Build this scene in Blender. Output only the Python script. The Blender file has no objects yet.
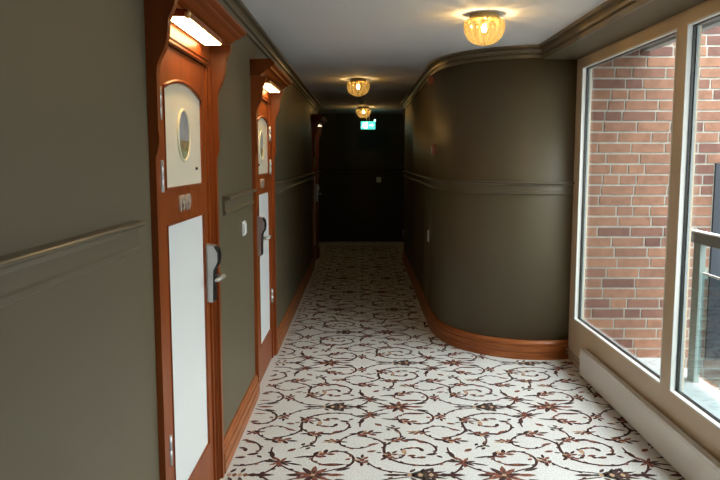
import bpy, bmesh, math, random
from mathutils import Vector, Matrix
random.seed(7)
PI = math.pi
SC = bpy.context.scene
COL = SC.collection

# ------------------------------------------------------------------ helpers
class MB:
    """collects shapes and links them as one mesh object"""
    def __init__(self):
        self.v = []; self.f = []; self.m = []; self.s = []
    def add(self, verts, faces, mi=0, smooth=False):
        b = len(self.v)
        self.v += [tuple(p) for p in verts]
        for f in faces:
            self.f.append([b + i for i in f]); self.m.append(mi); self.s.append(smooth)
        return self
    def box(self, a, b, mi=0, bev=0.0):
        x0, y0, z0 = (min(a[i], b[i]) for i in range(3)); x1, y1, z1 = (max(a[i], b[i]) for i in range(3))
        if bev <= 0:
            v = [(x0,y0,z0),(x1,y0,z0),(x1,y1,z0),(x0,y1,z0),(x0,y0,z1),(x1,y0,z1),(x1,y1,z1),(x0,y1,z1)]
            f = [(3,2,1,0),(4,5,6,7),(0,1,5,4),(1,2,6,5),(2,3,7,6),(3,0,4,7)]
            return self.add(v, f, mi)
        bm = bmesh.new(); bmesh.ops.create_cube(bm, size=1)
        for p in bm.verts:
            p.co = Vector(((x0+x1)/2 + p.co.x*(x1-x0), (y0+y1)/2 + p.co.y*(y1-y0), (z0+z1)/2 + p.co.z*(z1-z0)))
        bmesh.ops.bevel(bm, geom=bm.edges[:], offset=min(bev, .45*min(x1-x0, y1-y0, z1-z0)), segments=2, affect='EDGES')
        return self.bm(bm, mi)
    def bm(self, bm, mi=0, smooth=False):
        bm.verts.index_update()
        self.add([p.co for p in bm.verts], [[q.index for q in f.verts] for f in bm.faces], mi, smooth)
        bm.free(); return self
    def prism(self, poly, axis, a, b, mi=0):
        """poly: 2-D outline in the other two axes (order x,y,z), extruded from a to b along axis"""
        def P(p, t):
            c = list(p); c.insert(axis, t); return tuple(c)
        n = len(poly)
        v = [P(p, a) for p in poly] + [P(p, b) for p in poly]
        f = [tuple(range(n)), tuple(range(2*n-1, n-1, -1))] + [(i, i+n, (i+1) % n + n, (i+1) % n) for i in range(n)]
        return self.add(v, f, mi)
    def sweep(self, path, prof, mi=0, ends=None):
        """2-D path (plan view), profile of (offset into the room, z); closed profile"""
        n = len(path); k = len(prof); nor = []
        for i in range(n):
            a = path[max(i-1, 0)]; b = path[min(i+1, n-1)]
            d = Vector((b[0]-a[0], b[1]-a[1])).normalized(); nor.append((d.y, -d.x, d.x, d.y))
        v = []
        for i, p in enumerate(path):
            for (o, z) in prof:
                e = 0
                if ends and i == 0: e = -ends*o
                if ends and i == n-1: e = ends*o
                v.append((p[0]+nor[i][0]*o+nor[i][2]*e, p[1]+nor[i][1]*o+nor[i][3]*e, z))
        f = []
        for i in range(n-1):
            for j in range(k):
                f.append((i*k+j, i*k+(j+1) % k, (i+1)*k+(j+1) % k, (i+1)*k+j))
        f.append(tuple(range(k))[::-1]); f.append(tuple((n-1)*k+j for j in range(k)))
        return self.add(v, f, mi)
    def lathe(self, prof, c=(0,0,0), n=32, mi=0, axis='z', rib=0, amp=0):
        v = []; f = []
        for (r, h) in prof:
            for i in range(n):
                t = 2*PI*i/n; rr = r*(1+amp*math.cos(rib*t)) if rib else r
                p = (rr*math.cos(t), rr*math.sin(t), h)
                if axis == 'x': p = (h, p[0], p[1])
                if axis == 'y': p = (p[0], h, p[1])
                v.append((c[0]+p[0], c[1]+p[1], c[2]+p[2]))
        for j in range(len(prof)-1):
            for i in range(n):
                f.append((j*n+i, j*n+(i+1) % n, (j+1)*n+(i+1) % n, (j+1)*n+i))
        return self.add(v, f, mi, True)
    def tube(self, pts, r, n=10, mi=0):
        pts = [Vector(p) for p in pts]; v = []; f = []
        up = Vector((0,0,1))
        for i, p in enumerate(pts):
            d = (pts[min(i+1, len(pts)-1)] - pts[max(i-1, 0)]).normalized()
            a = d.cross(up) if abs(d.dot(up)) < .95 else d.cross(Vector((1,0,0)))
            a.normalize(); b = d.cross(a)
            rr = r[i] if isinstance(r, (list, tuple)) else r
            for k in range(n):
                t = 2*PI*k/n; v.append(p + a*rr*math.cos(t) + b*rr*math.sin(t))
        for i in range(len(pts)-1):
            for k in range(n):
                f.append((i*n+k, i*n+(k+1) % n, (i+1)*n+(k+1) % n, (i+1)*n+k))
        f.append(tuple(range(n))[::-1]); f.append(tuple((len(pts)-1)*n+k for k in range(n)))
        return self.add(v, f, mi, True)
    def build(self, name, mats, parent=None, loc=None):
        me = bpy.data.meshes.new(name)
        off = Vector(loc) if loc else Vector((0,0,0))
        me.from_pydata([Vector(p)-off for p in self.v], [], self.f)
        if not isinstance(mats, (list, tuple)): mats = [mats]
        for m in mats: me.materials.append(m)
        me.polygons.foreach_set('material_index', self.m)
        me.polygons.foreach_set('use_smooth', self.s)
        bm = bmesh.new(); bm.from_mesh(me); bmesh.ops.recalc_face_normals(bm, faces=bm.faces[:]); bm.to_mesh(me); bm.free()
        me.update()
        o = bpy.data.objects.new(name, me); COL.objects.link(o)
        if loc: o.location = loc
        if parent:
            o.parent = parent
            o.matrix_parent_inverse = Matrix.Translation(-parent.location)
        return o

def empty(name, loc=(0,0,0)):
    o = bpy.data.objects.new(name, None); COL.objects.link(o); o.location = loc; o.empty_display_size = .1; return o
def tag(o, label=None, cat=None, group=None, kind=None):
    if label: o['label'] = label
    if cat: o['category'] = cat
    if group: o['group'] = group
    if kind: o['kind'] = kind
    return o
def struct(o, label, cat): return tag(o, label, cat, kind='structure')

# ------------------------------------------------------------------ materials
def srgb(r, g, b):
    f = lambda c: (c/255/12.92) if c/255 <= .04045 else ((c/255+.055)/1.055)**2.4
    return (f(r), f(g), f(b), 1)
def mat(name, col, rough=.5, metal=0, spec=.5, vary=0, scale=6, bump=0, bscale=200, stretch=None, dark=None):
    m = bpy.data.materials.new(name); m.use_nodes = True; nt = m.node_tree; N = nt.nodes; L = nt.links
    b = N['Principled BSDF']; b.inputs['Base Color'].default_value = col
    b.inputs['Roughness'].default_value = rough; b.inputs['Metallic'].default_value = metal
    b.inputs['Specular IOR Level'].default_value = spec
    tc = N.new('ShaderNodeTexCoord')
    if vary or dark:
        mp = N.new('ShaderNodeMapping'); L.new(tc.outputs['Object'], mp.inputs[0])
        if stretch: mp.inputs['Scale'].default_value = stretch
        nz = N.new('ShaderNodeTexNoise'); nz.inputs['Scale'].default_value = scale; nz.inputs['Detail'].default_value = 5
        L.new(mp.outputs[0], nz.inputs[0])
        cr = N.new('ShaderNodeValToRGB'); L.new(nz.outputs['Fac'], cr.inputs[0])
        d = dark or tuple(c*(1-vary) for c in col[:3])+(1,)
        cr.color_ramp.elements[0].position = .35; cr.color_ramp.elements[0].color = d
        cr.color_ramp.elements[1].position = .65; cr.color_ramp.elements[1].color = col
        L.new(cr.outputs[0], b.inputs['Base Color'])
    if bump:
        n2 = N.new('ShaderNodeTexNoise'); n2.inputs['Scale'].default_value = bscale; L.new(tc.outputs['Object'], n2.inputs[0])
        bp = N.new('ShaderNodeBump'); bp.inputs['Strength'].default_value = bump; bp.inputs['Distance'].default_value = .002
        L.new(n2.outputs['Fac'], bp.inputs['Height']); L.new(bp.outputs[0], b.inputs['Normal'])
    return m
def emis(name, col, strength):
    m = bpy.data.materials.new(name); m.use_nodes = True; b = m.node_tree.nodes['Principled BSDF']
    b.inputs['Base Color'].default_value = col; b.inputs['Emission Color'].default_value = col
    b.inputs['Emission Strength'].default_value = strength; b.inputs['Roughness'].default_value = .5
    return m

WALL_C = (.120, .096, .057, 1)
M_wall = mat('olive wall paint', WALL_C, .5, spec=.4, vary=.06, scale=1.5, bump=.05, bscale=120)
M_trim = mat('olive trim paint', (.125, .102, .066, 1), .38, spec=.45)
M_ceil = mat('ceiling paint', (.70, .70, .71, 1), .9, vary=.03, scale=1)
M_shade = mat('shade-darkened end wall', (.03, .026, .02, 1), .6)  # near-black base colour paints in the shade of the unlit corridor end
M_woodv = mat('cherry stained wood upright', (.275, .062, .010, 1), .36, spec=.35, dark=(.20, .043, .008, 1), scale=7, stretch=(3, 3, .25))
M_woodh = mat('cherry stained wood level', (.275, .062, .010, 1), .36, spec=.35, dark=(.20, .043, .008, 1), scale=7, stretch=(3, .25, 3))
M_wood3 = mat('cherry stained skirting', (.38, .12, .032, 1), .38, spec=.4, dark=(.27, .072, .018, 1), scale=6, stretch=(1, 1, 9))
M_white = mat('white door panel', (.80, .81, .80, 1), .35)
M_glowpanel = mat('door panel with lamp glow', (.75, .68, .54, 1), .4)  # warm glow of the hood light is mixed into the panel colour
M_steel = mat('brushed steel', (.52, .52, .51, 1), .34, metal=.7)
M_digit = mat('pale metal digits', (.50, .42, .36, 1), .4, metal=.25)
M_brass = mat('brass', (.78, .54, .22, 1), .4, metal=.2)
M_black = mat('black plastic', (.012, .012, .013, 1), .3)
M_whitepl = mat('white plastic', (.75, .74, .70, 1), .4)
M_frame = mat('beige window frame paint', (.62, .49, .34, 1), .4, vary=.04, scale=3)
M_bead = mat('white window bead', (.78, .77, .73, 1), .4)
M_alu = mat('pale outer sash', (.35, .39, .40, 1), .4)
M_rad = mat('beige radiator enamel', (.76, .73, .67, 1), .42)
M_radlit = mat('radiator top lightened for sky', (.92, .91, .89, 1), .3)  # lighter than the enamel: daylight on the top painted into its colour
M_pipe = mat('painted pipe', (.45, .39, .31, 1), .4)
M_carpet = mat('cream carpet', (.78, .765, .735, 1), .95, spec=.1, vary=.30, scale=140, bump=.5, bscale=500)
M_vine = mat('carpet vine dark brown', (.072, .036, .032, 1), .95, spec=.1)
M_rust = mat('carpet rust', (.35, .135, .09, 1), .95, spec=.1, dark=(.10, .04, .035, 1), scale=70)
M_sage = mat('carpet grey leaf', (.105, .085, .07, 1), .95, spec=.1, dark=(.05, .028, .026, 1), scale=50)
M_tan = mat('carpet tan', (.50, .32, .20, 1), .95, spec=.1)
M_mortar = mat('mortar', (.47, .45, .40, 1), .9, vary=.2, scale=20)
M_conc = mat('pale balcony floor', (.42, .43, .43, 1), .8, vary=.12, scale=4)
M_canopy = mat('white balcony ceiling', (.40, .41, .41, 1), .7)
M_rail = mat('grey painted railing', (.13, .14, .13, 1), .45)
M_railw = mat('pale green post', (.22, .27, .25, 1), .4)
M_railt = mat('white rail cap', (.75, .76, .76, 1), .4)
M_red = mat('red plastic', (.35, .02, .02, 1), .35)
M_redbr = mat('dull red call point', (.25, .06, .035, 1), .4)
M_green = emis('exit sign green', (.10, .85, .66, 1), 1.0)
M_exitw = emis('exit sign white', (.75, 1, .95, 1), 1.6)
M_sky = mat('painted sky', (.30, .32, .36, 1), .5, vary=.3, scale=12)
M_land = mat('painted landscape', (.33, .24, .10, 1), .5, dark=(.10, .09, .035, 1), scale=35)
M_pond = mat('painted meadow', (.33, .36, .22, 1), .5, dark=(.16, .19, .10, 1), scale=30)
M_gilt = mat('cream gilt oval frame', (.74, .68, .50, 1), .35)
M_darkwin = mat('dark window pane', (.03, .037, .05, 1), .15)

# brick: colour changes from brick to brick
M_brick = bpy.data.materials.new('red brick'); M_brick.use_nodes = True
_n = M_brick.node_tree; _b = _n.nodes['Principled BSDF']; _b.inputs['Roughness'].default_value = .88
_g = _n.nodes.new('ShaderNodeNewGeometry'); _c = _n.nodes.new('ShaderNodeValToRGB')
_c.color_ramp.elements[0].color = (.12, .052, .042, 1); _c.color_ramp.elements[1].color = (.29, .14, .085, 1)
e = _c.color_ramp.elements.new(.18); e.color = (.18, .08, .06, 1)
e = _c.color_ramp.elements.new(.3); e.color = (.24, .115, .075, 1)
_t = _n.nodes.new('ShaderNodeTexCoord'); _z = _n.nodes.new('ShaderNodeTexNoise'); _z.inputs['Scale'].default_value = 18; _z.inputs['Detail'].default_value = 6
_x = _n.nodes.new('ShaderNodeMix'); _x.data_type = 'RGBA'; _x.blend_type = 'MULTIPLY'; _x.inputs[0].default_value = .55
_n.links.new(_g.outputs['Random Per Island'], _c.inputs[0]); _n.links.new(_t.outputs['Object'], _z.inputs[0])
_r = _n.nodes.new('ShaderNodeValToRGB'); _r.color_ramp.elements[0].position = .3; _r.color_ramp.elements[0].color = (.45, .43, .42, 1); _r.color_ramp.elements[1].position = .6
_n.links.new(_z.outputs['Fac'], _r.inputs[0]); _n.links.new(_c.outputs[0], _x.inputs[6]); _n.links.new(_r.outputs[0], _x.inputs[7])
_n.links.new(_x.outputs[2], _b.inputs['Base Color'])

def facing(nt, base, top):
    lw = nt.nodes.new('ShaderNodeLayerWeight'); lw.inputs[0].default_value = .5
    pw = nt.nodes.new('ShaderNodeMath'); pw.operation = 'POWER'; pw.inputs[1].default_value = 4
    mr = nt.nodes.new('ShaderNodeMapRange'); mr.inputs[3].default_value = base; mr.inputs[4].default_value = top
    nt.links.new(lw.outputs['Facing'], pw.inputs[0]); nt.links.new(pw.outputs[0], mr.inputs[0]); return mr.outputs[0]
def glass(name, tint, refl):
    m = bpy.data.materials.new(name); m.use_nodes = True; nt = m.node_tree; nt.nodes.clear(); N = nt.nodes
    out = N.new('ShaderNodeOutputMaterial'); tr = N.new('ShaderNodeBsdfTransparent'); gl = N.new('ShaderNodeBsdfGlossy')
    tr.inputs[0].default_value = tint; gl.inputs['Roughness'].default_value = .02
    mx = N.new('ShaderNodeMixShader')
    nt.links.new(facing(nt, refl, .5), mx.inputs[0]); nt.links.new(tr.outputs[0], mx.inputs[1]); nt.links.new(gl.outputs[0], mx.inputs[2])
    nt.links.new(mx.outputs[0], out.inputs[0]); return m
M_glass = glass('clear window glass', (.96, .98, .97, 1), .03)
M_rglass = glass('tinted balcony glass', (.62, .74, .76, 1), .06)

# ribbed lamp glass: thick ribs pass less light than the thin glass between them
M_bowl = bpy.data.materials.new('ribbed amber glass'); M_bowl.use_nodes = True
nt = M_bowl.node_tree; nt.nodes.clear(); N = nt.nodes; L = nt.links
out = N.new('ShaderNodeOutputMaterial'); tr = N.new('ShaderNodeBsdfTransparent'); tl = N.new('ShaderNodeBsdfTranslucent'); gl = N.new('ShaderNodeBsdfGlossy')
tc = N.new('ShaderNodeTexCoord'); sp = N.new('ShaderNodeSeparateXYZ'); L.new(tc.outputs['Object'], sp.inputs[0])
at2 = N.new('ShaderNodeMath'); at2.operation = 'ARCTAN2'; L.new(sp.outputs[1], at2.inputs[0]); L.new(sp.outputs[0], at2.inputs[1])
mu = N.new('ShaderNodeMath'); mu.operation = 'MULTIPLY'; mu.inputs[1].default_value = 14; L.new(at2.outputs[0], mu.inputs[0])
cs = N.new('ShaderNodeMath'); cs.operation = 'COSINE'; L.new(mu.outputs[0], cs.inputs[0])
ramp = N.new('ShaderNodeMapRange'); ramp.inputs[1].default_value = -1; ramp.inputs[2].default_value = 1
L.new(cs.outputs[0], ramp.inputs[0])
cr = N.new('ShaderNodeValToRGB'); L.new(ramp.outputs[0], cr.inputs[0])
cr.color_ramp.elements[0].position = .25; cr.color_ramp.elements[0].color = (1.0, .86, .55, 1)
cr.color_ramp.elements[1].position = .75; cr.color_ramp.elements[1].color = (.34, .25, .11, 1)
L.new(cr.outputs[0], tr.inputs[0])
tl.inputs[0].default_value = (.95, .74, .36, 1); gl.inputs[0].default_value = (1, .9, .7, 1); gl.inputs['Roughness'].default_value = .12
m1 = N.new('ShaderNodeMixShader'); m1.inputs[0].default_value = .06; L.new(tr.outputs[0], m1.inputs[1]); L.new(tl.outputs[0], m1.inputs[2])
m2 = N.new('ShaderNodeMixShader'); L.new(facing(nt, .04, .5), m2.inputs[0]); L.new(m1.outputs[0], m2.inputs[1]); L.new(gl.outputs[0], m2.inputs[2])
L.new(m2.outputs[0], out.inputs[0])
BULB = 600.0
M_bulb = emis('lamp bulb', (1, .70, .32, 1), BULB)
M_bulbfar = emis('dimmer lamp bulb', (1, .66, .27, 1), BULB*.5)
DIFF = 18.0
M_diff = emis('warm light diffuser', (1, .66, .28, 1), DIFF)
M_difffar = emis('dimmed light diffuser', (1, .80, .5, 1), 1.6)

# ------------------------------------------------------------------ sizes
ZC = 2.385                 # ceiling
XL = -.70                  # face of the left wall
XW = 1.61                  # inner face of the window frame
YB, YF = -2.6, 13.5        # back and far walls
YEND = 11.0                # the right corridor wall stops here
def spline(pts, per=8):
    out = []
    for i in range(len(pts)-1):
        p0 = pts[max(i-1, 0)]; p1 = pts[i]; p2 = pts[i+1]; p3 = pts[min(i+2, len(pts)-1)]
        for k in range(per):
            t = k/per
            out.append(tuple(.5*((2*p1[j]) + (-p0[j]+p2[j])*t + (2*p0[j]-5*p1[j]+4*p2[j]-p3[j])*t*t + (-p0[j]+3*p1[j]-3*p2[j]+p3[j])*t**3) for j in (0, 1)))
    out.append(pts[-1]); return out
CURVE = [(.645, YEND), (.645, 9.0)] + spline([(.645, 7.2), (.645, 6.75), (.648, 6.45), (.675, 6.2), (.735, 5.97), (.835, 5.78), (.96, 5.64), (1.10, 5.545), (1.25, 5.485), (1.42, 5.47), (1.60, 5.500)], 6) + [(1.74, 5.53)]

# ------------------------------------------------------------------ floor with its carpet pattern
fl = MB()
fl.box((XL-.15, YB-.1, -.12), (1.72, 10.9, 0), 0); fl.box((-3.0, 10.9, -.12), (3.0, YF+.1, 0), 0)
PX, PY = .945, .983
STEMS = [
 ([(.076,-.007),(.113,0),(.151,.019),(.182,.055),(.203,.097),(.217,.14)], 9),
 ([(.217,.14),(.246,.097),(.282,.06),(.32,.036),(.358,.017)], 8),
 ([(.193,.181),(.176,.212),(.161,.271),(.159,.345)], 8),
 ([(.2,.165),(.15,.175),(.102,.135),(.052,.114),(.005,.112),(-.048,.122),(-.1,.144),(-.136,.173),(-.167,.217),(-.183,.279),(-.182,.334),(-.178,.385),(-.2,.43),(-.235,.468),(-.285,.493),(-.33,.505)], 11),
 ([(-.084,.445),(-.05,.440),(-.003,.442),(.042,.424),(.078,.383),(.096,.335),(.093,.293),(.071,.255)], 9),
 ([(-.178,.36),(-.15,.41),(-.11,.44)], 8),
 ([(-.092,.466),(-.083,.511),(-.089,.564),(-.105,.599),(-.135,.622),(-.164,.654)], 7),
 ([(-.145,.212),(-.119,.201),(-.097,.207),(-.087,.228),(-.095,.246),(-.11,.238)], 7),
 ([(-.07,.255),(-.084,.282),(-.082,.309),(-.065,.329),(-.033,.338),(.005,.326),(.02,.304)], 8),
 ([(-.051,.233),(-.02,.209),(.012,.209),(.033,.223)], 8),
 ([(.621,.534),(.581,.513),(.548,.482),(.524,.437),(.525,.384),(.547,.356),(.587,.333),(.631,.328),(.67,.35),(.703,.379)], 8),
 ([(.477,.286),(.517,.291),(.552,.278),(.584,.245),(.598,.205),(.598,.161),(.58,.115),(.552,.085),(.499,.061),(.451,.032)], 10),
 ([(.389,.213),(.383,.181),(.397,.156),(.425,.135),(.449,.123)], 7),
 ([(.67,.156),(.691,.116),(.723,.076),(.766,.047),(.824,.033),(.875,.020)], 8)]
def lens(cx, cy, l, w, a, n=7):
    p = []
    for i in range(n+1):
        t = -1+2*i/n; p.append((l*t, w*(1-t*t)))
    for i in range(n-1, 0, -1):
        t = -1+2*i/n; p.append((l*t, -w*(1-t*t)))
    ca, sa = math.cos(a), math.sin(a)
    return [(cx+x*ca-y*sa, cy+x*sa+y*ca) for x, y in p]
SHAPES = []   # (polygon, material) of one motif
def flower(cx, cy, r, n, a0, mi, core=None, l=1.0):
    for k in range(n):
        a = a0+2*PI*k/n; SHAPES.append((lens(cx+math.cos(a)*r*.55, cy+math.sin(a)*r*.55, r*.58*l, r*.17, a), mi if k % 3 else 1))
    if core is not None: SHAPES.append((lens(cx, cy, r*.3, r*.3, 0), core))
def cluster(cx, cy, a, s):
    ca, sa = math.cos(a), math.sin(a)
    def T(x, y): return cx+s*(x*ca-y*sa), cy+s*(x*sa+y*ca)
    for (x, y, l, w, da, mi) in [(-.050,0,.026,.009,0,1),(-.02,.020,.022,.010,.7,1),(-.022,-.018,.020,.010,-.7,2),(.006,.003,.020,.012,.2,2),(.03,.022,.02,.009,.9,1),(.035,-.017,.02,.010,-.6,2),(.060,.004,.024,.008,0,1),(.003,.027,.012,.007,1.2,4),(-.002,-.024,.012,.007,-1.2,1)]:
        X, Y = T(x, y); SHAPES.append((lens(X, Y, l*s*1.25, w*s*1.2, a+da), mi))
cluster(-.101, .447, 0, 1.0); cluster(-.160, .232, .9, .9); cluster(.661, .540, .1, 1.15); cluster(.432, .250, .5, 1.15)
flower(.221, .150, .058, 7, .2, 2, 1); SHAPES.append((lens(.165, .158, .045, .010, 3.0), 3)); SHAPES.append((lens(.292, .128, .055, .009, -.35), 3))
SHAPES.append((lens(.170, .245, .050, .014, 1.75), 1)); SHAPES.append((lens(.067, .252, .034, .014, .3), 1)); SHAPES.append((lens(.105, .222, .022, .010, -.8), 1))
SHAPES.append((lens(-.206, .677, .030, .015, 2.4), 2))
for q in [(-.134, .628, .3), (-.106, .59, 1.4), (-.095, .62, .7), (-.15, .60, 2.0), (-.12, .655, 2.2)]: SHAPES.append((lens(q[0], q[1], .020, .010, q[2]), 3))
cluster(.500, .428, 2.9, .8); SHAPES.append((lens(.455, .418, .034, .010, 3.3), 4)); SHAPES.append((lens(.705, .385, .038, .012, .5), 2))
SHAPES.append((lens(.338, .218, .060, .009, .25), 3)); SHAPES.append((lens(.491, .120, .072, .016, .02), 1)); SHAPES.append((lens(.491, .121, .040, .008, .02), 2))
SHAPES.append((lens(.570, .187, .017, .011, .8), 2)); cluster(.645, .172, 1.5, .9); SHAPES.append((lens(.547, .064, .045, .013, .45), 3))
SHAPES.append((lens(-.041, .233, .026, .013, .2), 2)); SHAPES.append((lens(.007, .209, .026, .013, 0), 1)); SHAPES.append((lens(.017, .312, .026, .013, 1.8), 1)); SHAPES.append((lens(-.078, .287, .034, .014, 1.5), 4))
SHAPES.append((lens(.694, .289, .028, .013, .3), 2)); SHAPES.append((lens(.735, .272, .018, .008, -.2), 3)); SHAPES.append((lens(.024, .418, .030, .013, -.6), 2)); SHAPES.append((lens(-.02, .452, .022, .010, .5), 1))
SHAPES.append((lens(-.035, .335, .022, .011, .2), 2))
for pts, w_ in STEMS:                     # small thorns and buds along the stems
    q = spline(pts, 3)
    for i in range(2, len(q)-2, 4):
        a_ = math.atan2(q[i+1][1]-q[i-1][1], q[i+1][0]-q[i-1][0]); sg_ = 1 if (i//4) % 2 else -1
        SHAPES.append((lens(q[i][0]-math.sin(a_)*.007*sg_, q[i][1]+math.cos(a_)*.007*sg_, .017, .0085, a_+.5*sg_), random.choice((1, 1, 2))))
LONE = []     # the palmettes on the mirror lines
S_keep = SHAPES; SHAPES = LONE
for k in range(7):
    y = (k-3)*.011; SHAPES.append((lens((-.012 if k % 2 else .01), y, .110-.020*abs(k-3), .012, (k-3)*.22), 3 if k % 2 else 1))
for k in range(6): SHAPES.append((lens(-.055+.022*k, 0, .016, .010, 1.57), 2 if k % 2 else 4))
SHAPES.append((lens(.12, 0, .055, .013, 0), 1)); SHAPES.append((lens(-.12, 0, .045, .011, 0), 1))
for sg in (1, -1):
    for k in range(3): SHAPES.append((lens(-.04+.04*k, sg*.038, .022, .008, sg*(.9+.2*k)), 3))
flower(.400, 0, .072, 9, .1, 2, 1); flower(.400, 0, .036, 6, .4, 3, 4); SHAPES.append((lens(.49, 0, .042, .012, 0), 2)); SHAPES.append((lens(.325, 0, .036, .012, 0), 1))
SHAPES = S_keep
FX0, FX1, FY0, FY1 = -.674, 1.66, .3, 12.9
def put(poly, mi, lift):
    for (x, y) in poly:
        if not (FX0 < x < FX1 and FY0 < y < FY1): return
        if x > .63 and y > 5.42 and y > 5.4+max(0, (1.45-x))**2*1.25 and not x < .63: return
    fl.add([(x, y, lift) for x, y in poly], [tuple(range(len(poly)))], mi)
def strip(pts, w, T):
    p = spline(pts, 3); n = len(p); q = [T(a) for a in p]
    for i in range(n-1):
        def off(i, s):
            a = q[max(i-1, 0)]; b = q[min(i+1, n-1)]; d = Vector((b[0]-a[0], b[1]-a[1])).normalized()
            k = 0.70*w*.001*(1.1-.45*abs(2*i/(n-1)-1)**3)
            return (q[i][0]-d.y*k*s, q[i][1]+d.x*k*s)
        put([off(i, 1), off(i, -1), off(i+1, -1), off(i+1, 1)], 1, .0006)
OX, OY = .3015, 3.4003
for row in range(-4, 11):
    for col in range(-3, 4):
        bx = OX+col*PX+(PX/2 if row % 2 else 0); by = OY+row*PY
        for poly, mi in LONE: put([(bx+x*1.0+(x-(0 if x < .2 else .4))*.22, by+y*1.3) for x, y in poly], mi, .0010+.0001*mi)
        for sg in (1, -1):
            T = lambda a: (bx+a[0], by+sg*a[1])
            for pts, w in STEMS: strip(pts, w, T)
            for poly, mi in SHAPES: put([T(a) for a in poly], mi, .0010+.0001*mi)
floor = fl.build('floor', [M_carpet, M_vine, M_rust, M_sage, M_tan])
struct(floor, 'cream corridor carpet with scrolling brown and rust vine pattern', 'carpet floor')

# ------------------------------------------------------------------ room shell
DOORS = [(2.38, 3.40), (4.60, 5.62), (10.20, 11.22)]
DH = 2.05
w = MB(); y = YB
for a, b in DOORS:
    w.box((XL-.15, y, 0), (XL, a+.03, ZC)); w.box((XL-.15, a+.03, DH), (XL, b-.03, ZC)); w.box((XL-.15, a+.03, 0), (XL-.10, b-.03, DH)); y = b-.03
w.box((XL-.15, y, 0), (XL, 11.6, ZC)); w.box((-3, 11.45, 0), (XL-.15, 11.6, ZC))
struct(w.build('wall_left', M_wall), 'olive painted left corridor wall with the doors in it', 'wall')
w = MB(); w.box((XL-.15, YB-.1, ZC), (1.73, 10.9, ZC+.12)); w.box((-3.1, 10.9, ZC), (3.1, YF+.1, ZC+.12)); struct(w.build('ceiling', M_ceil), 'flat pale grey corridor ceiling', 'ceiling')
w = MB(); w.sweep(CURVE, [(0, 0), (0, ZC), (-.10, ZC), (-.10, 0)]); o = w.build('wall_right', M_wall)
for p in o.data.polygons:
    if abs(p.normal.z) < .3: p.use_smooth = True
struct(o, 'olive painted right wall bulging out in a rounded corner', 'wall')
w = MB(); w.box((-3, YF, 0), (3, YF+.1, ZC)); struct(w.build('wall_far', M_shade), 'shade-darkened wall closing the far end of the corridor', 'wall')
w = MB(); w.box((-3.1, 11.6, 0), (-3, YF, ZC)); struct(w.build('wall_far_left', M_shade), 'shade-darkened side wall left of the corridor end', 'wall')
w = MB(); w.box((.745, 10.9, 0), (3, YEND, ZC)); w.box((3, 10.9, 0), (3.1, YF, ZC)); struct(w.build('wall_far_right', M_shade), 'shade-darkened side wall right of the corridor end', 'wall')
w = MB(); w.box((XL-.15, YB-.1, 0), (XW+.12, YB, ZC)); struct(w.build('wall_back', M_wall), 'olive wall behind the viewer', 'wall')
w = MB(); w.box((XW, YB, 0), (XW+.12, .66, ZC)); struct(w.build('wall_window_side', M_wall), 'olive wall beside the window near the viewer', 'wall')
# dropped beam over the window
w = MB(); w.box((1.36, YB, 2.285), (XW+.12, 5.49, ZC)); struct(w.build('ceiling_beam', M_wall), 'boxed olive beam dropped above the window', 'beam')

CROWN = [(0, 2.297), (.016, 2.297), (.018, 2.318), (.008, 2.321), (.010, 2.327), (.026, 2.331), (.030, 2.345), (.040, 2.356), (.032, 2.359), (.034, 2.364), (.058, 2.368), (.060, ZC), (0, ZC)]
def rail_prof(z): return [(0, z-.094), (.013, z-.094), (.018, z-.088), (.018, z-.076), (.0125, z-.070), (.0115, z-.033), (.013, z-.030), (.016, z-.020), (.030, z-.016), (.040, z-.010), (.040, z-.003), (.036, z), (0, z+.001)]
BASEP = [(0, 0), (.025, 0), (.025, .052), (.017, .055), (.017, .060), (.024, .063), (.024, .100), (.014, .104), (.014, .110), (.020, .113), (.020, .128), (.012, .140), (.010, .148), (0, .15)]
segs = [(YB, 2.195), (3.605, 4.54), (5.76, 10.17), (11.25, 11.6)]
tn = 0
for (a, b) in segs:
    tn += 1
    o = MB().sweep([(XL, a), (XL, b)], rail_prof(1.362)).build('trim_%d' % tn, M_trim)
    struct(o, ['olive chair rail on the left wall before the nearest door', 'short olive chair rail between the two lit doors', 'olive chair rail running beyond the second lit door', 'olive chair rail stub past the farthest door'][tn-1], 'chair rail')
o = MB().sweep([(XL, YB), (XL, 11.6)], CROWN).build('trim_5', M_trim); struct(o, 'stepped olive cornice along the top of the left wall', 'cornice')
cr_path = [p for p in CURVE if p[0] < 1.37]
o = MB().sweep(cr_path, CROWN).build('trim_6', M_trim); struct(o, 'stepped olive cornice following the rounded right wall', 'cornice')
o = MB().sweep([(1.36, 5.47), (1.36, YB)], [(0, 2.284), (.016, 2.284), (.018, 2.312), (.008, 2.315), (.010, 2.321), (.026, 2.326), (.030, 2.342), (.040, 2.354), (.032, 2.357), (.034, 2.362), (.058, 2.367), (.060, ZC), (0, ZC)]).build('trim_7', M_trim); struct(o, 'stepped olive cornice on the beam above the window', 'cornice')
o = MB().sweep([p for p in CURVE if p[0] < 1.63], rail_prof(1.375)).build('trim_8', M_trim); struct(o, 'olive chair rail wrapping the rounded right wall', 'chair rail')
o = MB().sweep([p for p in CURVE if p[0] < 1.63], BASEP).build('baseboard_right', M_wood3); struct(o, 'reddish wooden baseboard curving round the right wall', 'baseboard')
for i, (a, b) in enumerate([(YB, 2.365), (3.415, 4.585), (5.635, 10.185), (11.235, 11.6)]):
    o = MB().sweep([(XL, a), (XL, b)], BASEP).build('baseboard_left' + ('' if i == 0 else '_%d' % i), M_wood3)
    struct(o, ['reddish wooden baseboard before the nearest door', 'short reddish wooden baseboard between the two lit doors', 'reddish wooden baseboard running beyond the second lit door', 'wooden baseboard stub past the farthest door'][i], 'baseboard')
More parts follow.
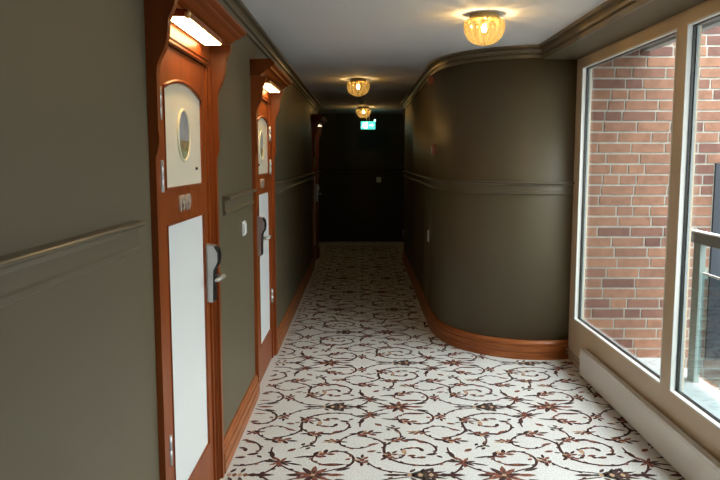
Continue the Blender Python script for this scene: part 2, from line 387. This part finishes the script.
o = MB().sweep([(-3, YF), (3, YF)], rail_prof(1.375)).build('trim_9', M_shade); struct(o, 'shade-darkened chair rail across the far end wall', 'chair rail')

# ------------------------------------------------------------------ doors
def fontobj(txt, name, m, parent, loc, rot, size, sx=1):
    c = bpy.data.curves.new(name, 'FONT'); c.body = txt; c.size = size; c.extrude = .0035; c.align_x = 'CENTER'; c.align_y = 'CENTER'; c.bevel_depth = .0006
    c.offset = .0012
    o = bpy.data.objects.new(name, c); COL.objects.link(o); c.materials.append(m)
    o.parent = parent; o.location = Vector(loc)-parent.location; o.rotation_euler = rot; o.scale = (sx, 1, 1); return o
BR = [(.022, 0), (.022, 1.555), (.026, 1.565), (.035, 1.60), (.036, 1.625), (.033, 1.65), (.033, 1.83), (.036, 1.855), (.044, 1.875), (.060, 1.905), (.070, 1.94), (.074, 1.975), (.076, 2.0), (.086, 2.02), (.097, 2.045), (.100, 2.066)]
CORN = [(0, 2.066), (.068, 2.066), (.070, 2.076), (.078, 2.080), (.092, 2.086), (.104, 2.096), (.112, 2.104), (.126, 2.108), (.134, 2.112), (.136, 2.120), (.146, 2.123), (.154, 2.128), (.158, 2.133), (.158, 2.143), (.150, 2.150), (.130, 2.168), (0, 2.170)]
def arch_poly(a, b, z0, zs, rise, n=14):
    """closed outline: flat bottom and sides, segmental arch on top"""
    p = [(a, z0), (b, z0)]
    for i in range(n+1):
        t = 1-2*i/n; p.append(((a+b)/2+(b-a)/2*t, zs+rise*(1-t*t)))
    return p
def make_door(n, y0, number, flip, lit, label):
    """y0: near outer edge; flip: hinges on the far side"""
    root = empty('door_%d' % n, (XL, y0, 0)); struct(root, label, 'door')
    W = 1.02
    def Y(t): return y0+(W-t if flip else t)       # t measured from the hinge side
    far = lambda t: y0+t
    # two shaped side boards carrying the hood
    for a, b in ((0, .036), (W-.036, W)):
        MB().prism([(XL, 0)]+[(XL+p, z) for p, z in BR]+[(XL, 2.066)], 1, y0+a, y0+b).build('side_bracket', M_woodv, root)
    MB().sweep([(XL, y0-.012), (XL, y0+W+.012)], CORN, ends=.35).build('hood_cornice', M_woodh, root)
    # architrave: flat posts with beads, and the lintel
    ar = MB()
    for a, b in ((.036, .125), (.895, .984)):
        ar.box((XL-.06, Y(a), 0), (XL+.004, Y(b), 1.975), bev=.002)
    for a in (.050, .925, .958):
        ar.box((XL, Y(a), 0), (XL+.013, Y(a+.016), 1.972), bev=.005)
    ar.box((XL-.06, Y(.036), 1.975), (XL+.004, Y(.984), 2.066), bev=.002)
    ar.box((XL, Y(.06), 1.962), (XL+.014, Y(.965), 1.975), bev=.005); ar.box((XL, Y(.06), 1.985), (XL+.010, Y(.965), 1.993), bev=.003)
    ar.build('architrave', M_woodv, root)
    # leaf: stiles and rails around two sunk panels
    XF = XL-.004
    lf = MB(); u0, u1 = .127, .893; p0, p1 = (.170, .735) if flip else (.208, .815)
    lf.box((XF-.04, Y(u0), 0.008), (XF-.012, Y(u1), 1.960))
    lf.box((XF-.012, Y(u0), .008), (XF, Y(p0), 1.960)); lf.box((XF-.012, Y(p1), .008), (XF, Y(u1), 1.960))
    lf.box((XF-.012, Y(p0), .008), (XF, Y(p1), .245)); lf.box((XF-.012, Y(p0), 1.312), (XF, Y(p1), 1.440))
    ya, yb = sorted((Y(p0), Y(p1)))
    top = [(ya, 1.960)]+[(q, z) for q, z in arch_poly(ya, yb, 0, 1.806, .042)[2:][::-1]]+[(yb, 1.960)]
    lf.prism([p for p in top], 0, XF-.012, XF)
    lf.build('door_leaf', M_woodv, root)
    MB().box((XF-.0115, ya+.006, .250), (XF-.006, yb-.006, 1.307)).build('lower_panel', M_white, root)
    MB().prism(arch_poly(ya+.006, yb-.006, 1.446, 1.801, .042), 0, XF-.0115, XF-.006).build('upper_panel', M_glowpanel, root)
    bd = MB()
    for z in (.245, 1.307): bd.box((XF-.011, ya, z-.001), (XF+.004, yb, z+.006), bev=.002)
    for q in (ya, yb-.007): bd.box((XF-.011, q, .245), (XF+.004, q+.007, 1.313), bev=.002); bd.box((XF-.011, q, 1.440), (XF+.004, q+.007, 1.806), bev=.002)
    bd.box((XF-.011, ya, 1.438), (XF+.004, yb, 1.445), bev=.002)
    arc = arch_poly(ya, yb, 0, 1.806, .042)[2:]
    bd.tube([(XF+.001, q, z) for q, z in arc], .008, 8)
    bd.build('panel_bead', M_woodv, root)
    for z in (.50, 1.49, 1.74):
        MB().lathe([(.0001, -.056), (.009, -.056), (.009, -.001), (.0075, 0), (.009, .001), (.009, .056), (.0001, .056)], (XF+.008, Y(.127), z), 12).box((XF-.002, Y(.110), z-.05), (XF+.0035, Y(.146), z+.05)).build('hinge', M_steel, root)
    # electronic lock with lever
    yc = Y(.812 if flip else .856); d = -1 if not flip else 1         # d: towards the hinges
    lk = MB()
    side = [(XF, .905), (XF+.030, .905), (XF+.032, .93), (XF+.032, 1.04), (XF+.036, 1.055), (XF+.052, 1.08), (XF+.056, 1.11), (XF+.052, 1.14), (XF+.040, 1.162), (XF, 1.168)]
    lk.prism(side, 1, yc-.030, yc+.030, 0)
    lock = lk.build('lock_case', M_steel, root)
    fr = [(XF+.030, .91), (XF+.036, .912), (XF+.037, 1.03), (XF+.041, 1.055), (XF+.057, 1.08), (XF+.061, 1.11), (XF+.057, 1.142), (XF+.043, 1.160), (XF+.038, 1.158), (XF+.054, 1.13), (XF+.054, 1.09), (XF+.034, 1.05)]
    MB().prism(fr, 1, yc-.031, yc+.031).build('card_reader_face', M_black, lock)
    MB().tube([(XF+.032, yc, 1.02), (XF+.060, yc, 1.02), (XF+.074, yc+d*.006, 1.022), (XF+.080, yc+d*.025, 1.025), (XF+.079, yc+d*.06, 1.026), (XF+.072, yc+d*.105, 1.022), (XF+.064, yc+d*.125, 1.020)], [.011, .011, .011, .0105, .010, .009, .007], 12).build('lever', M_steel, lock)
    MB().lathe([(.0001, .004), (.006, .004), (.006, -.004), (.0001, -.004)], (XF-.001, Y(.655 if flip else .705), 1.510), 14, axis='x').build('peephole', M_black, root)
    if number:
        fontobj(number, 'room_number', M_digit, root, (XF+.004, far(.46) if not flip else far(.47), 1.376), (PI/2, 0, PI/2), .086, 1.08)
    # painting on the door, its own thing
    yo, zo = (y0+.505, 1.643)
    if lit != 2:
        p = empty('oval_picture', (XF-.006, yo, zo))
        tag(p, ['small oval landscape picture on the nearest door', 'small oval landscape picture on the second lit door'][n-1], 'picture')
        N_ = 40; ring = MB(); v = []; f = []
        for i in range(N_):
            t = 2*PI*i/N_
            for (k, dx) in ((1.0, 0), (1.0, .005), (.96, .009), (.90, .005), (.90, .002)):
                v.append((XF-.006+dx, yo+.100*k*math.cos(t), zo+.104*(k if k > .9 else k)*math.sin(t)))
        for i in range(N_):
            for j in range(4): f.append((i*5+j, ((i+1) % N_)*5+j, ((i+1) % N_)*5+j+1, i*5+j+1))
        ring.add(v, f, 0, True).build('oval_frame', M_gilt, p)
        cv = MB()
        def seg(z0, z1, mi, x):
            pts = []
            for i in range(61):
                t = 2*PI*i/60; q = (.091*math.cos(t), .095*math.sin(t))
                pts.append((yo+q[0], zo+max(z0, min(z1, q[1]))))
            cv.prism(pts[:-1], 0, XF-.006, x, mi)
        seg(-.02, .1, 0, XF-.0035); seg(-.06, -.02, 1, XF-.0034); seg(-.1, -.06, 2, XF-.0033)
        cv.build('canvas', [M_sky, M_land, M_pond], p)
    # light under the hood, its own thing
    p = empty('door_light', (XL, y0+.45, 2.05))
    tag(p, ['glowing light bar under the hood of the nearest door', 'glowing light bar under the hood of the second lit door', 'faint light bar under the hood of the farthest door'][n-1], 'lamp')
    la, lb = y0+.195, y0+.79
    MB().box((XL+.016, la-.012, 2.042), (XL+.098, lb+.012, 2.066), bev=.003).build('housing', M_woodh, p)
    MB().prism([(XL+.022, 2.042), (XL+.024, 2.037), (XL+.092, 2.037), (XL+.094, 2.042)], 1, la, lb).build('diffuser', M_diff if lit == 1 else M_difffar, p)
    MB().lathe([(.0001, -.018), (.006, -.017), (.009, -.010), (.006, -.004), (.004, 0), (.004, .004)], (XL+.100, la-.004, 2.050), 12, axis='y').box((XL+.085, la-.016, 2.036), (XL+.104, la+.002, 2.058), bev=.003).build('end_knob', M_brass, p)
    return root
make_door(1, 2.38, '1919', False, 1, 'nearest cherry wood door with hood, white panels and number')
make_door(2, 4.60, '1917', True, 1, 'second cherry wood door under a lit hood along the left wall')
make_door(3, 10.20, None, False, 2, 'farthest wooden door in the dark on the left')

# ------------------------------------------------------------------ window wall
win = empty('window_1', (XW, 3, 0)); struct(win, 'tall beige framed window with two panes facing a brick wall', 'window')
ZB, ZT = .34, 2.215
holes = [(3.775, 5.36), (2.20, 3.66), (.80, 2.085)]
f = MB(); X0, X1 = XW, XW+.07
f.box((X0, .66, 0), (X1, 5.52, ZB)); f.box((X0, .66, ZT), (X1, 5.52, 2.285))
for a, b in ((.66, .80), (2.085, 2.20), (3.66, 3.775), (5.36, 5.52)): f.box((X0, a, ZB), (X1, b, ZT))
f.build('window_frame', M_frame, win)
for a, b in holes:
    def ring(x0, x1, t, d=0):
        r = MB(); a_, b_, z0, z1 = a+d, b-d, ZB+d, ZT-d
        r.box((x0, a_, z0), (x1, b_, z0+t)); r.box((x0, a_, z1-t), (x1, b_, z1)); r.box((x0, a_, z0+t), (x1, a_+t, z1-t)); r.box((x0, b_-t, z0+t), (x1, b_, z1-t)); return r
    ring(X0-.002, X0+.024, .009).build('glazing_bead', M_bead, win)
    ring(X0+.024, X0+.034, .014).build('gasket', M_black, win)
    ring(X0+.044, X0+.056, .012).build('outer_sash', M_alu, win)
    MB().box((X0+.0365, a+.001, ZB+.001), (X0+.0415, b-.001, ZT-.001)).build('pane', M_glass, win)

# radiator under the window
r = empty('radiator', (1.59, 3.5, 0)); tag(r, 'long low beige panel radiator standing along the window wall', 'radiator')
Y0, Y1 = 2.3, 5.04
MB().box((1.560, Y0, .012), (1.568, Y1, .193), bev=.003).build('front_panel', M_rad, r)
MB().box((1.592, Y0, .03), (1.598, Y1, .188)).box((1.5685, Y0+.02, .04), (1.5915, Y1-.02, .165)).build('rear_panel', M_rad, r)
g = MB(); g.box((1.558, Y0, .193), (1.566, Y1, .203), bev=.003); g.box((1.592, Y0, .193), (1.600, Y1, .202), bev=.002)
g.box((1.566, Y0, .190), (1.592, Y1, .196))
k = Y0+.01
while k < Y1-.01: g.box((1.566, k, .196), (1.592, k+.007, .200)); k += .014
g.build('top_grille', M_radlit, r)
MB().box((1.568, Y1-.008, .015), (1.592, Y1-.001, .190)).build('end_cap', M_rad, r)
for z in (.085, .055): MB().tube([(1.588, Y1, z), (1.590, 5.25, z), (1.592, 5.478, z)], .0075, 10).build('pipe', M_pipe, r)
MB().lathe([(.0001, -.02), (.012, -.02), (.014, -.01), (.012, .02), (.0001, .02)], (1.577, Y1+.022, .135), 14).tube([(1.577, Y1, .125), (1.579, Y1+.02, .118), (1.588, Y1+.03, .085)], .007).build('valve', M_whitepl, r)
for yy in (2.9, 4.7): MB().box((1.598, yy, .06), (1.611, yy+.04, .16)).build('wall_bracket', M_rad, r)

# ------------------------------------------------------------------ outside
BX0, BX1, BY = 1.700, 4.2, 5.42
bw = MB(); bw.box((BX0, BY+.004, -.6), (BX1, BY+.25, 2.62), 1)
z = -.6; row = 0
dark_x0, dark_x1, dark_z0, dark_z1 = 2.68, 3.5, .026, 1.516
while z < 2.6:
    x = BX0-random.random()*.2
    while x < BX1:
        L_ = random.choice((.235, .235, .235, .112, .112, .235)); a = max(x, BX0); b = min(x+L_, BX1)
        hit = z+.064 > dark_z0 and z < dark_z1 and b > dark_x0-.05 and a < dark_x1+.05
        for p, q in ([(a, min(b, dark_x0-.05)), (max(a, dark_x1+.05), b)] if hit else [(a, b)]):
            if q-p > .02: bw.box((p, BY-.003+random.uniform(-.001, .001), z), (q, BY+.02, z+.064), 0)
        x += L_+.014
    z += .0785; row += 1
o = bw.build('brick_wall', [M_brick, M_mortar]); struct(o, 'red brick wall outside the window with pale mortar joints', 'brick wall')
dw = MB()
dw.box((dark_x0-.04, BY-.02, dark_z0), (dark_x0, BY+.003, dark_z1)); dw.box((dark_x1, BY-.02, dark_z0), (dark_x1+.04, BY+.003, dark_z1)); dw.box((dark_x0, BY-.02, dark_z0), (dark_x1, BY+.003, dark_z0+.05)); dw.box((dark_x0, BY-.02, dark_z1-.04), (dark_x1, BY+.003, dark_z1)); dw.box((3.05, BY-.018, dark_z0+.05), (3.09, BY+.003, dark_z1-.04))
o = dw.build('outside_window', mat('dark blue window frame', (.02, .024, .035, 1), .4)); struct(o, 'dark window set in the brick wall behind the railing', 'window')
MB().box((dark_x0, BY-.006, dark_z0+.05), (3.05, BY+.002, dark_z1-.04)).box((3.09, BY-.006, dark_z0+.05), (dark_x1, BY+.002, dark_z1-.04)).build('window_glass', M_darkwin, o)
w = MB(); w.box((XW+.115, -3, -.15), (2.36, BY-.01, .03)); struct(w.build('balcony_floor', M_conc), 'pale concrete balcony floor outside the window', 'balcony')
w = MB(); w.box((XW+.115, -3, 2.37), (2.12, BY-.01, 2.55)); w.box((2.06, -3, 2.335), (2.12, BY-.01, 2.37)); struct(w.build('balcony_ceiling', M_canopy), 'white underside of the balcony above outside the window', 'balcony')
rl = empty('balcony_railing', (2.28, 4, .03)); tag(rl, 'grey balcony railing with glass panels outside the right window pane', 'railing')
MB().box((2.255, -2, .985), (2.305, 5.05, 1.056)).build('handrail', M_rail, rl)
MB().box((2.250, -2, 1.056), (2.310, 5.05, 1.066)).build('rail_cap', M_railt, rl)
for yy in (4.78, 3.3, 1.8, .3):
    MB().box((2.262, yy, .03), (2.300, yy+.10, .985)).build('post', M_railw, rl)
    MB().box((2.235, yy+.16, .03), (2.25, yy+.19, .99)).build('slim_post', M_rail, rl)
for a, b in ((3.42, 4.76), (1.92, 3.28), (.42, 1.78)):
    p = MB().box((2.275, a, .10), (2.285, b, .785)).build('glass_panel', M_rglass, rl)
    MB().box((2.272, a, .785), (2.288, b, .797)).build('panel_edge', M_railt, p)
w = MB(); w.box((-20, -20, -3.2), (60, 60, -3.1)); struct(w.build('courtyard_ground', mat('grey courtyard paving', (.13, .13, .125, 1), .9, vary=.2, scale=1)), 'grey courtyard ground far below the balcony', 'ground')

# ------------------------------------------------------------------ ceiling lamps
def lamp(x, y, bulbm, label):
    p = empty('ceiling_lamp', (x, y, ZC)); tag(p, label, 'ceiling lamp', 'ribbed glass ceiling lamps along the corridor')
    def at(mb, name, m, par): return mb.build(name, m, par, loc=(x, y, ZC)) if par is None else mb.build(name, m, par)
    c = (0, 0, 0)
    def ob(mb, name, m):
        o = mb.build(name, m); o.parent = p; return o
    ob(MB().lathe([(.0001, -.001), (.074, -.001), (.081, -.008), (.086, -.020), (.086, -.030), (.030, -.032), (.0001, -.032)], c, 40), 'base_plate', M_brass)
    prof = [(.108, -.034), (.114, -.040), (.118, -.060), (.116, -.085), (.109, -.110), (.096, -.135), (.075, -.156), (.050, -.170), (.024, -.177), (.004, -.179)]
    ob(MB().lathe(prof, c, 168, rib=14, amp=.03), 'glass_bowl', M_bowl)
    ob(MB().lathe([(.0001, -.032), (.016, -.032), (.016, -.060), (.0001, -.060)], c, 16), 'bulb_socket', M_whitepl)
    ob(MB().lathe([(.0001, -.058), (.008, -.060), (.0115, -.066), (.0125, -.078), (.0125, -.092), (.010, -.099), (.0001, -.102)], c, 20), 'bulb', bulbm)
    for k in range(3):
        t = 2*PI*k/3-PI/2+.0; ob(MB().box((-.004+.098*math.cos(t), -.004+.098*math.sin(t), -.046), (.004+.098*math.cos(t), .004+.098*math.sin(t), -.020)), 'clip', M_brass)
    return p
lamp(.711, 4.30, M_bulb, 'nearest ribbed glass ceiling lamp by the rounded wall')
lamp(-.040, 7.72, M_bulbfar, 'second ribbed glass ceiling lamp halfway down the corridor')
lamp(.024, 11.8, M_bulbfar, 'farthest ribbed glass ceiling lamp above the exit sign')

# ------------------------------------------------------------------ small fittings
s = MB(); s.box((XL, 4.165, 1.102), (XL+.010, 4.265, 1.188), bev=.003); o = s.build('wall_switch', M_whitepl); tag(o, 'white wall switch between the two lit doors', 'switch')
MB().box((XL+.010, 4.178, 1.112), (XL+.017, 4.252, 1.178), bev=.003).build('rocker', M_whitepl, o)
# exit sign hung from the ceiling
ex = empty('exit_sign', (.10, 12.5, 2.12)); tag(ex, 'lit green and white exit sign at the far end', 'exit sign')
MB().box((-.020, 12.5, 2.058), (.228, 12.53, 2.190), bev=.004).build('sign_box', M_green, ex)
MB().box((.075, 12.51, 2.190), (.085, 12.52, ZC)).box((.12, 12.51, 2.190), (.13, 12.52, ZC)).build('hanger', M_steel, ex)
pm = MB(); yf = 12.496
def flat(poly, mb=None): (mb or pm).prism(poly, 1, yf, 12.5005)
def circ(cx, cz, r, n=16): return [(cx+r*math.cos(2*PI*i/n), cz+r*math.sin(2*PI*i/n)) for i in range(n)]
flat([(.035, 2.072), (.098, 2.072), (.098, 2.176), (.035, 2.176)])              # doorway
pm.build('doorway_symbol', M_exitw, ex)
run = MB()
flat(circ(.022, 2.160, .010), run); flat([(.004, 2.118), (.026, 2.110), (.030, 2.148), (.012, 2.150)], run); flat([(.012, 2.116), (.028, 2.110), (.034, 2.090), (.050, 2.076), (.042, 2.070), (.022, 2.084)], run); flat([(.006, 2.118), (.018, 2.112), (.008, 2.092), (-.010, 2.086), (-.012, 2.094), (-.002, 2.100)], run); flat([(.026, 2.146), (.046, 2.134), (.042, 2.126), (.024, 2.136)], run)
run.build('running_man_symbol', M_exitw, ex)
arw = MB(); flat([(.128, 2.112), (.172, 2.112), (.172, 2.094), (.206, 2.124), (.172, 2.154), (.172, 2.136), (.128, 2.136)], arw); arw.build('arrow_symbol', M_exitw, ex)
o = MB().lathe([(.0001, 0), (.050, 0), (.052, -.012), (.044, -.030), (.030, -.036), (.0001, -.038)], (-.029, 10.72, ZC-.001), 24).build('smoke_detector', M_whitepl); tag(o, 'small smoke detector on the dark far ceiling', 'smoke detector')
MB().box((.205, 12.50, 2.190), (.235, 12.53, 2.225), bev=.004).build('indicator_lamp', M_exitw, ex)
o = MB().box((.270, YF-.012, 1.115), (.356, YF, 1.215), bev=.003).build('wall_socket', M_whitepl); tag(o, 'pale switch plate on the dark far wall', 'switch')
o = MB().box((.600, 6.62, 2.228), (.646, 6.71, 2.298), bev=.006).build('alarm_sounder', M_red); tag(o, 'red fire alarm box high on the right wall under the cornice', 'fire alarm')
MB().lathe([(.0001, -.004), (.022, -.004), (.026, 0), (.0001, 0)], (.600, 6.665, 2.262), 18, axis='x').build('alarm_lens', M_redbr, o)
o = MB().box((.618, 6.38, 1.585), (.652, 6.47, 1.675), bev=.005).build('call_point', M_redbr); tag(o, 'dull red alarm call point above the chair rail on the rounded wall', 'call point')
MB().box((.616, 6.395, 1.60), (.6185, 6.455, 1.66)).build('press_plate', M_whitepl, o)
# low service hatch in the right wall
h = empty('service_hatch', (.645, 7.0, .6)); tag(h, 'flush olive hatch door below the chair rail on the right wall', 'hatch')
MB().box((.634, 6.72, .17), (.644, 7.30, 1.25), bev=.003).build('hatch_panel', M_wall, h)
MB().box((.620, 6.78, .77), (.634, 6.80, .88), bev=.004).build('hatch_handle', M_steel, h)
for nm, zz, lb in (('corner_hinge', 2.24, 'upper metal hinge at the dark end of the right wall'), ('corner_hinge', .42, 'lower metal hinge at the dark end of the right wall')):
    o = MB().lathe([(.0001, -.06), (.012, -.06), (.012, .06), (.0001, .06)], (.633, YEND-.05, zz), 12).build(nm, M_steel); tag(o, lb, 'hinge')

# ------------------------------------------------------------------ daylight, camera, view
wd = bpy.data.worlds.new('overcast sky'); SC.world = wd; wd.use_nodes = True
wn = wd.node_tree; bg = wn.nodes['Background']; SKY = 7.0     # overcast: the zenith is about three times as bright as the horizon
tcw = wn.nodes.new('ShaderNodeTexCoord'); spw = wn.nodes.new('ShaderNodeSeparateXYZ'); mrw = wn.nodes.new('ShaderNodeMapRange')
wn.links.new(tcw.outputs['Generated'], spw.inputs[0]); wn.links.new(spw.outputs[2], mrw.inputs[0])
mrw.inputs[3].default_value = SKY*.32; mrw.inputs[4].default_value = SKY*1.75
bg.inputs[0].default_value = (.92, .98, 1.0, 1); wn.links.new(mrw.outputs[0], bg.inputs[1])

cam = bpy.data.cameras.new('camera'); co = bpy.data.objects.new('camera', cam); COL.objects.link(co); SC.camera = co
cam.sensor_width = 36; cam.lens = 36; cam.clip_start = .05
f_, cx_, cy_ = 720., 360., 240.
d = Vector((362-cx_, 159-cy_, f_)).normalized()
r_ = Vector((0, 1, 0)).cross(d).normalized(); dn = d.cross(r_)
Rw = Matrix((r_, d, -dn))                       # camera (x right, y down, z ahead) to world
Mx = Matrix(((Rw[0][0], -Rw[0][1], -Rw[0][2]), (Rw[1][0], -Rw[1][1], -Rw[1][2]), (Rw[2][0], -Rw[2][1], -Rw[2][2])))
co.matrix_world = Matrix.Translation((0, 0, 1.55)) @ Mx.to_4x4()

vs = SC.view_settings; vs.view_transform = 'Standard'; vs.look = 'None'; vs.gamma = 1; vs.use_curve_mapping = False; vs.exposure = 0.34
cy = SC.cycles; cy.max_bounces = 10; cy.diffuse_bounces = 3; cy.glossy_bounces = 3; cy.transparent_max_bounces = 16; cy.transmission_bounces = 4
cy.use_denoising = True; cy.sample_clamp_indirect = 6; cy.caustics_reflective = False; cy.caustics_refractive = False
